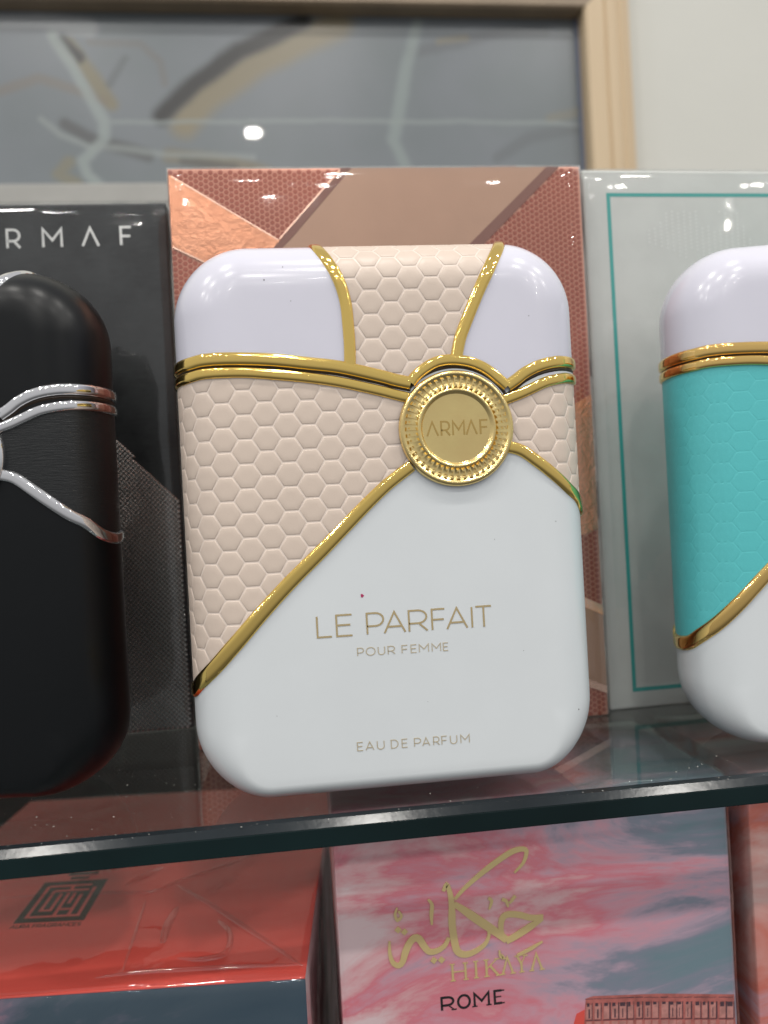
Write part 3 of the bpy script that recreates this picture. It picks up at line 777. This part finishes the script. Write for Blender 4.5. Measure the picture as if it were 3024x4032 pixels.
# black box
bb = carton('perfume_box', 'black perfume box with silver lettering standing behind the black bottle', -167.2, 259.0, .1, 128, 46, 174.9, 'black_card')
bx = 167.2
lettering('VRMVF', [(-106.6 + bx, -101.2 + bx), (-90.6 + bx, -86.0 + bx), (-79.4 + bx, -72.8 + bx), (-67.0 + bx, -61.1 + bx), (-54.7 + bx, -50.6 + bx)], 160.4, 5.9, .8, -.02, 'silver', bb, dz=.012)
edge_z = lambda x: 97.3 - (x + 59.4) * 1.13
V, F = [], []
for i in range(0, 80):
    for j in range(0, 130):
        x = 1.0 + 1.62 * i + (.81 if j % 2 else 0); z = .9 + .82 * j
        if x < 76 or x > 127 or z > edge_z(x - bx) - .5 or z < .8: continue
        k = len(V)
        V += [(x - .74, .02, z), (x, .02, z - .74), (x + .74, .02, z), (x, .02, z + .74),
              (x - .30, -.30, z - .10), (x + .05, -.36, z - .34), (x + .40, -.30, z - .04), (x + .05, -.22, z + .22)]
        F += [[k + a, k + (a + 1) % 4, k + 4 + (a + 1) % 4, k + 4 + a] for a in range(4)] + [[k + 4, k + 5, k + 6, k + 7]]
wv = mesh_obj('woven_emboss', V, F, 'weave', bb); wv['kind'] = 'stuff'
film_box(128, 46, 174.9, bb, seed=2, amp=.22)

# pearl white box
wb = carton('perfume_box', 'pearl white perfume box with thin teal border line behind the teal bottle', 96.0, 238.2, .1, 128, 46, 175.6, 'pearl', rotz=1.6)
fr = []
for (a0, a1, c0, c1) in ((8.0, 120, 166.9, 168.1), (8.0, 120, 5.4, 6.7), (8.0, 9.25, 6.75, 166.85), (118.8, 120, 6.75, 166.85)):
    fr.append(plate([(a0, c0), (a1, c0), (a1, c1), (a0, c1)], -.01, .05))
V, F = join(fr); mesh_obj('border_line', V, F, 'teal_print', wb)
V, F = [], []
for i in range(0, 44):
    for j in range(0, 30):
        x = 22 + 2.1 * i; z = 162 - 1.25 * 1.0 * j * 1.0 - (.6 if i % 2 else 0)
        if (x - 22) * .25 + 6 < (162 - z) * .6: continue
        if noise.noise(Vector((x * .09, z * .09, 3))) < -.1: continue
        k = len(V)
        for q in range(6): a = math.pi / 3 * q; V.append((x + .42 * math.cos(a), -.07, z + .42 * math.sin(a)))
        F.append([k + q for q in range(6)][::1])
MT['pearl_dots'] = mat_simple('pearl_dots', (.70, .71, .68), .3, .3)
dt = mesh_obj('pearl_dot_pattern', V, F, 'pearl_dots', wb); dt['kind'] = 'stuff'
film_box(128, 46, 175.6, wb, seed=3, amp=.2)

# ------------------------------------------------------------------ boxes on the lower shelf
ZB = -160.3
# sunset sky box
sk = carton('perfume_box', 'pink and slate sunset sky box with gold Arabic calligraphy below the shelf', 3.5, 202.4, ZB, 110.2, 60, 150.3, 'sky_front')
hx, hz = -3.5, 160.3
def fp_(px, py, y=202.4):
    v = Vector(((px - 1512) / 3000, -(py - 2016) / 3000, 1.)); d = Vector((v.dot(r1), v.dot(nn), v.dot(r2))); k = y / d.y
    return (d.x * k + hx, d.z * k + CAM_H + hz)
CAL = [  # gold calligraphy strokes (traced on the face of the box) and their width in mm
 ([(2025,3435),(2060,3395),(2072,3350),(2050,3342),(2010,3355),(1950,3395),(1880,3450),(1825,3500),(1790,3540)], 1.55, (.35, 1.0, .55)),
 ([(1745,3508),(1758,3482),(1770,3510),(1778,3560),(1780,3640),(1790,3710),(1802,3745),(1830,3757),(1870,3745),(1910,3715),(1925,3680),(1922,3665)], 1.9, (.5, 1.05, .4)),
 ([(1788,3558),(1830,3585),(1880,3620),(1940,3660),(1975,3685),(1995,3700)], 2.1, (.7, 1.1, .9)),
 ([(1992,3702),(1973,3665),(1975,3620),(1995,3600),(2040,3600),(2090,3612),(2138,3610)], 1.7, (.6, 1.0, .9)),
 ([(2136,3616),(2105,3635),(2060,3665),(2020,3690),(1992,3704)], 1.9, (.5, 1.0, .9)),
 ([(1767,3690),(1750,3722),(1720,3742),(1690,3745),(1668,3722),(1650,3695),(1630,3692),(1610,3715),(1595,3750),(1585,3785),(1570,3800),(1548,3790),(1535,3755),(1533,3705)], 1.7, (.6, 1.1, .35)),
 ([(1685,3540),(1700,3560),(1698,3600),(1700,3640)], 1.1, (.5, 1.0, .5)),
 ([(1925,3580),(1935,3545),(1922,3535)], .9, (.4, .9, .9)),
 ([(2000,3570),(1992,3545),(1975,3540)], .9, (.5, 1., 1.)), ([(2005,3555),(2028,3525)], .9, (.6, 1., 1.)),
 ([(2035,3760),(2085,3735),(2135,3705)], 1.0, (.8, 1., .5)),
 ([(1965,3740),(1970,3765),(1985,3770),(1972,3755)], .7, (.6, 1., .6)),
 ([(1563,3572),(1555,3600),(1565,3622),(1580,3605),(1568,3585)], .8, (.6, 1., .8)),
]
parts = []
for k, (pts, w, (a, b, c)) in enumerate(CAL):
    P = tup(catmull([fp_(*p) for p in pts], .5))
    wf = lambda t, a=a, b=b, c=c: a + (b - a) * min(1, t * 3) if t < .5 else b + (c - b) * max(0, (t - .6) / .4)
    parts.append(ribbon(P, w, -.02 - .012 * k, .22, wf))
for k, (px, py) in enumerate(((1567, 3660), (1592, 3668), (1708, 3780), (1738, 3778))):
    x, z = fp_(px, py); parts.append(plate([(x - .95, z), (x, z - .95), (x + .95, z), (x, z + .95)], -.02 - .012 * k, .25))
V, F = join(parts); mesh_obj('gold_calligraphy', V, F, 'gold_emboss', sk)
def spans_px(L_, py): return [(fp_(a, py)[0], fp_(b, py)[0]) for a, b in L_]
zH = fp_(1775, 3862)[1]; hH = fp_(1775, 3797)[1] - zH
lettering('HIKVYV', spans_px([(1778, 1838), (1868, 1882), (1912, 1965), (1975, 2025), (2035, 2075), (2090, 2140)], 3835), zH, hH, .62, -.02, 'gold_emboss', sk, serif=True, thin=.28, dz=.008, th=.12)
zR = fp_(1735, 3980)[1]; hR = fp_(1735, 3930)[1] - zR
lettering('ROME', spans_px([(1735, 1790), (1800, 1855), (1865, 1930), (1945, 1982)], 3955), zR, hR, .62, -.02, 'black_print', sk, serif=True, thin=.3, dz=.008)
# printed ruin at the lower right corner
def ruin(poly, m, nm, y=-.02, th=.05):
    V, F = plate([fp_(*p) for p in poly], y, th); return mesh_obj(nm, V, F, m, sk)
ruin([(2306, 3932), (2335, 3922), (2600, 3912), (2890, 3915), (2905, 4200), (2290, 4200)], 'roman_red', 'printed_arcade')
ruin([(2270, 3992), (2302, 3975), (2298, 4200), (2210, 4200)], 'red_card', 'printed_buttress', -.02)
parts = []; dk = []
R2 = random.Random(4)
for i in range(18):
    a = 2310 + i * 32.5 + R2.uniform(-3, 3); up = 3912 + 20 * max(0, .35 - i / 18); w_ = R2.uniform(20, 27); q_ = R2.uniform(-4, 6)
    q4 = lambda x0, x1, z0, z1: [fp_(x0, z0), fp_(x1, z0 - 1), fp_(x1, z1 - 1), fp_(x0, z1)]
    parts.append(plate(q4(a, a + w_, up + 38 + q_, up + 94), -.08, .03))
    dk.append(plate(q4(a + 2, a + w_ * R2.uniform(.5, .9), up + 31, up + 44 + q_), -.13, .03))
    dk.append(plate(q4(a + w_ + 1, a + w_ + R2.uniform(3, 7), up + 30, up + 96), -.09, .03))
    if R2.random() < .6: dk.append(plate(q4(a + w_ * .4, a + w_ * .4 + R2.uniform(2, 6), up + 55, up + 90), -.13, .03))
    dk.append(plate(q4(a - 4, a + 26, up + 12 + R2.uniform(-1, 2), up + 14.5 + R2.uniform(0, 1)), -.09, .03))
    dk.append(plate(q4(a - 4, a + 27, up + 97, up + 100), -.10, .03))
    parts.append(plate(q4(a, a + w_, up + 104, up + 200), -.08, .03))
V, F = join(parts); mesh_obj('printed_bays', V, F, 'roman_pale', sk)
V, F = join(dk); mesh_obj('printed_openings', V, F, 'roman_dark', sk)
film_box(110.2, 60, 150.3, sk, seed=5, amp=.22)

# neighbour sky box
nb = carton('perfume_box', 'pale pink and orange sky box cut off by the right edge below the shelf', 120.6, 202.9, ZB, 110.2, 60, 150.3, 'sky_peach')
film_box(110.2, 60, 150.3, nb, seed=6, amp=.22)

# red topped box
rb = thing('perfume_box', 'red topped box with dark maze emblem under crumpled cellophane below the shelf', 'box', (-5.6, 198.0, ZB), -5.0)
RW, RD, RH = 132., 140., 110.3
mesh_obj('carton_front', *plate([(-RW, 0), (0, 0), (0, RH - .6), (-RW, RH - .6)], .5, .5), 'sky_navy', rb)
box_obj('carton', -RW, 0, .52, RD, 0, RH - .6, 'sky_front', rb, bev=.1)
box_obj('lid_face', -RW, 0, 0, RD, RH - .58, RH, 'red_card', rb, bev=.15)
# emblem on the lid: local plane x right, y back
EM = bpy.data.objects.new('maze_emblem_axis', None)
def lid_pt(px, py):
    z = ZB + RH
    v = Vector(((px - 1512) / 3000, -(py - 2016) / 3000, 1.)); d = Vector((v.dot(r1), v.dot(nn), v.dot(r2))); k = (z - CAM_H) / d.z
    q = Vector((d.x * k + 5.6, d.y * k - 198.0)); a = math.radians(5.0)
    return Vector((q.x * math.cos(a) - q.y * math.sin(a), q.x * math.sin(a) + q.y * math.cos(a)))
bpy.data.objects.remove(EM)
eBL, eBR, eTL, eTR = lid_pt(52, 3637), lid_pt(330, 3623), lid_pt(177, 3476), lid_pt(425, 3461)
def em(a, b): p = (eBL * (1 - a) + eBR * a) * (1 - b) + (eTL * (1 - a) + eTR * a) * b; return (p.x, p.y)
def up(VF, zz):                                             # x-z plate laid flat on the lid
    V, F = VF; return [(x, z, zz - y) for x, y, z in V], F
mesh_obj('maze_emblem', *up(plate([em(0, 0), em(1, 0), em(1, 1), em(0, 1)], 0, .05), RH + .01), 'bronze_print', rb)
lines = [[(.13, .87), (.13, .12), (.87, .12), (.87, .8)], [(.13, .87), (.80, .87)], [(.52, .87), (.52, .75)], [(.27, .74), (.80, .74)],
         [(.27, .74), (.27, .26), (.41, .26), (.41, .66)], [(.52, .68), (.52, .12)], [(.52, .27), (.70, .27)], [(.73, .12), (.73, .62)], [(.62, .66), (.62, .40)]]
parts = [up(ribbon([em(*p) for p in l], 1.15, 0, .04), RH + .08 + .015 * k) for k, l in enumerate(lines)]
V, F = join(parts); mesh_obj('maze_gaps', V, F, 'red_card', rb)
parts = [up(plate([em(.3, 1.16), em(.78, 1.16), em(.78, 1.25), em(.3, 1.25)], 0, .05), RH + .01), up(plate([em(.38, 1.045), em(.67, 1.045), em(.67, 1.12), em(.38, 1.12)], 0, .05), RH + .01)]
V, F = join(parts); mesh_obj('emblem_bar', V, F, 'bronze_print', rb)
txt = 'AURA FRAGRANCES'; parts = []; x = 0.
p0 = Vector(em(.0, -.115)); ex = (Vector(em(1, -.115)) - p0); ey = (eTL - eBL).normalized()
tw = sum(.36 if c == ' ' else GL[c][0] + .22 for c in txt); exn = ex.normalized(); hh_ = ex.length / tw
for c in txt:
    if c == ' ': x += .36 * hh_; continue
    for k, st in enumerate(GL[c][1]):
        parts.append(up(ribbon([tuple(p0 + exn * (x + q[0] * hh_) + ey * (q[1] * hh_ * 1.15)) for q in st], .30, 0, .04), RH + .01 + .012 * k))
    x += (GL[c][0] + .22) * hh_
V, F = join(parts); mesh_obj('lettering', V, F, 'bronze_print', rb)
film_box(RW, RD, RH, rb, seed=8, amp=.55, wl=19., mat='film_crumpled', n=(44, 46, 30), x0=-RW, off=1.0)
# envelope fold of the wrapping on the lid
def crease(pts, w, zz):
    P = [tuple(lid_pt(*p)) for p in pts]; C_ = catmull(P, 1.0); V, F = [], []
    for i, p in enumerate(C_):
        a = C_[max(0, i - 1)]; b = C_[min(len(C_) - 1, i + 1)]; d = (b - a).normalized(); nr = Vector((-d.y, d.x))
        ww = w * math.sin(math.pi * (i + .5) / len(C_)) ** .4
        for k in range(5):
            c = -1 + k / 2; q = p + nr * c * ww; V.append((q.x, q.y, zz + 1.1 * ww * (1 - c * c)))
        if i: F += [[5 * i - 5 + k, 5 * i - 4 + k, 5 * i + 1 + k, 5 * i + k] for k in range(4)]
    mesh_obj('cellophane_crease', V, F, 'film_crease', rb, smooth=True)
MT['film_crease'] = mat_film('cellophane_crease', .09, (.95, .96, .96), .06)
for pts, w in (([(10, 3552), (200, 3540), (400, 3532), (560, 3530), (640, 3515), (700, 3490)], .7), ([(700, 3500), (850, 3590), (1000, 3690), (1195, 3822)], .8),
               ([(375, 3868), (520, 3850), (700, 3838), (950, 3825), (1195, 3815)], .8), ([(480, 3850), (530, 3700), (575, 3560)], .5), ([(490, 3500), (580, 3460), (640, 3430)], 1.0),
               ([(640, 3505), (760, 3465), (900, 3420), (1020, 3370)], .7), ([(300, 3500), (380, 3455), (440, 3440), (500, 3415)], 1.2), ([(640, 3735), (660, 3660), (700, 3590)], 1.4), ([(700, 3790), (800, 3795), (890, 3770), (905, 3690), (860, 3640)], 1.0)):
    crease(pts, w, RH + 1.15)

# ------------------------------------------------------------------ dust on the glass
V, F = [], []
for k in range(520):
    x = random.uniform(-130, 140); y = 172.5 + 60 * random.random() ** 1.6; r = random.choice((.06, .08, .1, .14, .2)) * random.uniform(.7, 1.2)
    i = len(V); a0 = random.random() * 6
    for q in range(5): a = a0 + 2 * math.pi * q / 5; rr = r * random.uniform(.6, 1.2); V.append((x + rr * math.cos(a), y + rr * math.sin(a), .04))
    V.append((x, y, .04 + r * .6))
    F += [[i + q, i + (q + 1) % 5, i + 5] for q in range(5)]
d = mesh_obj('dust', V, F, 'dust'); d['kind'] = 'stuff'; d['label'] = 'pale dust specks scattered on the clear glass shelf'; d['category'] = 'dust'
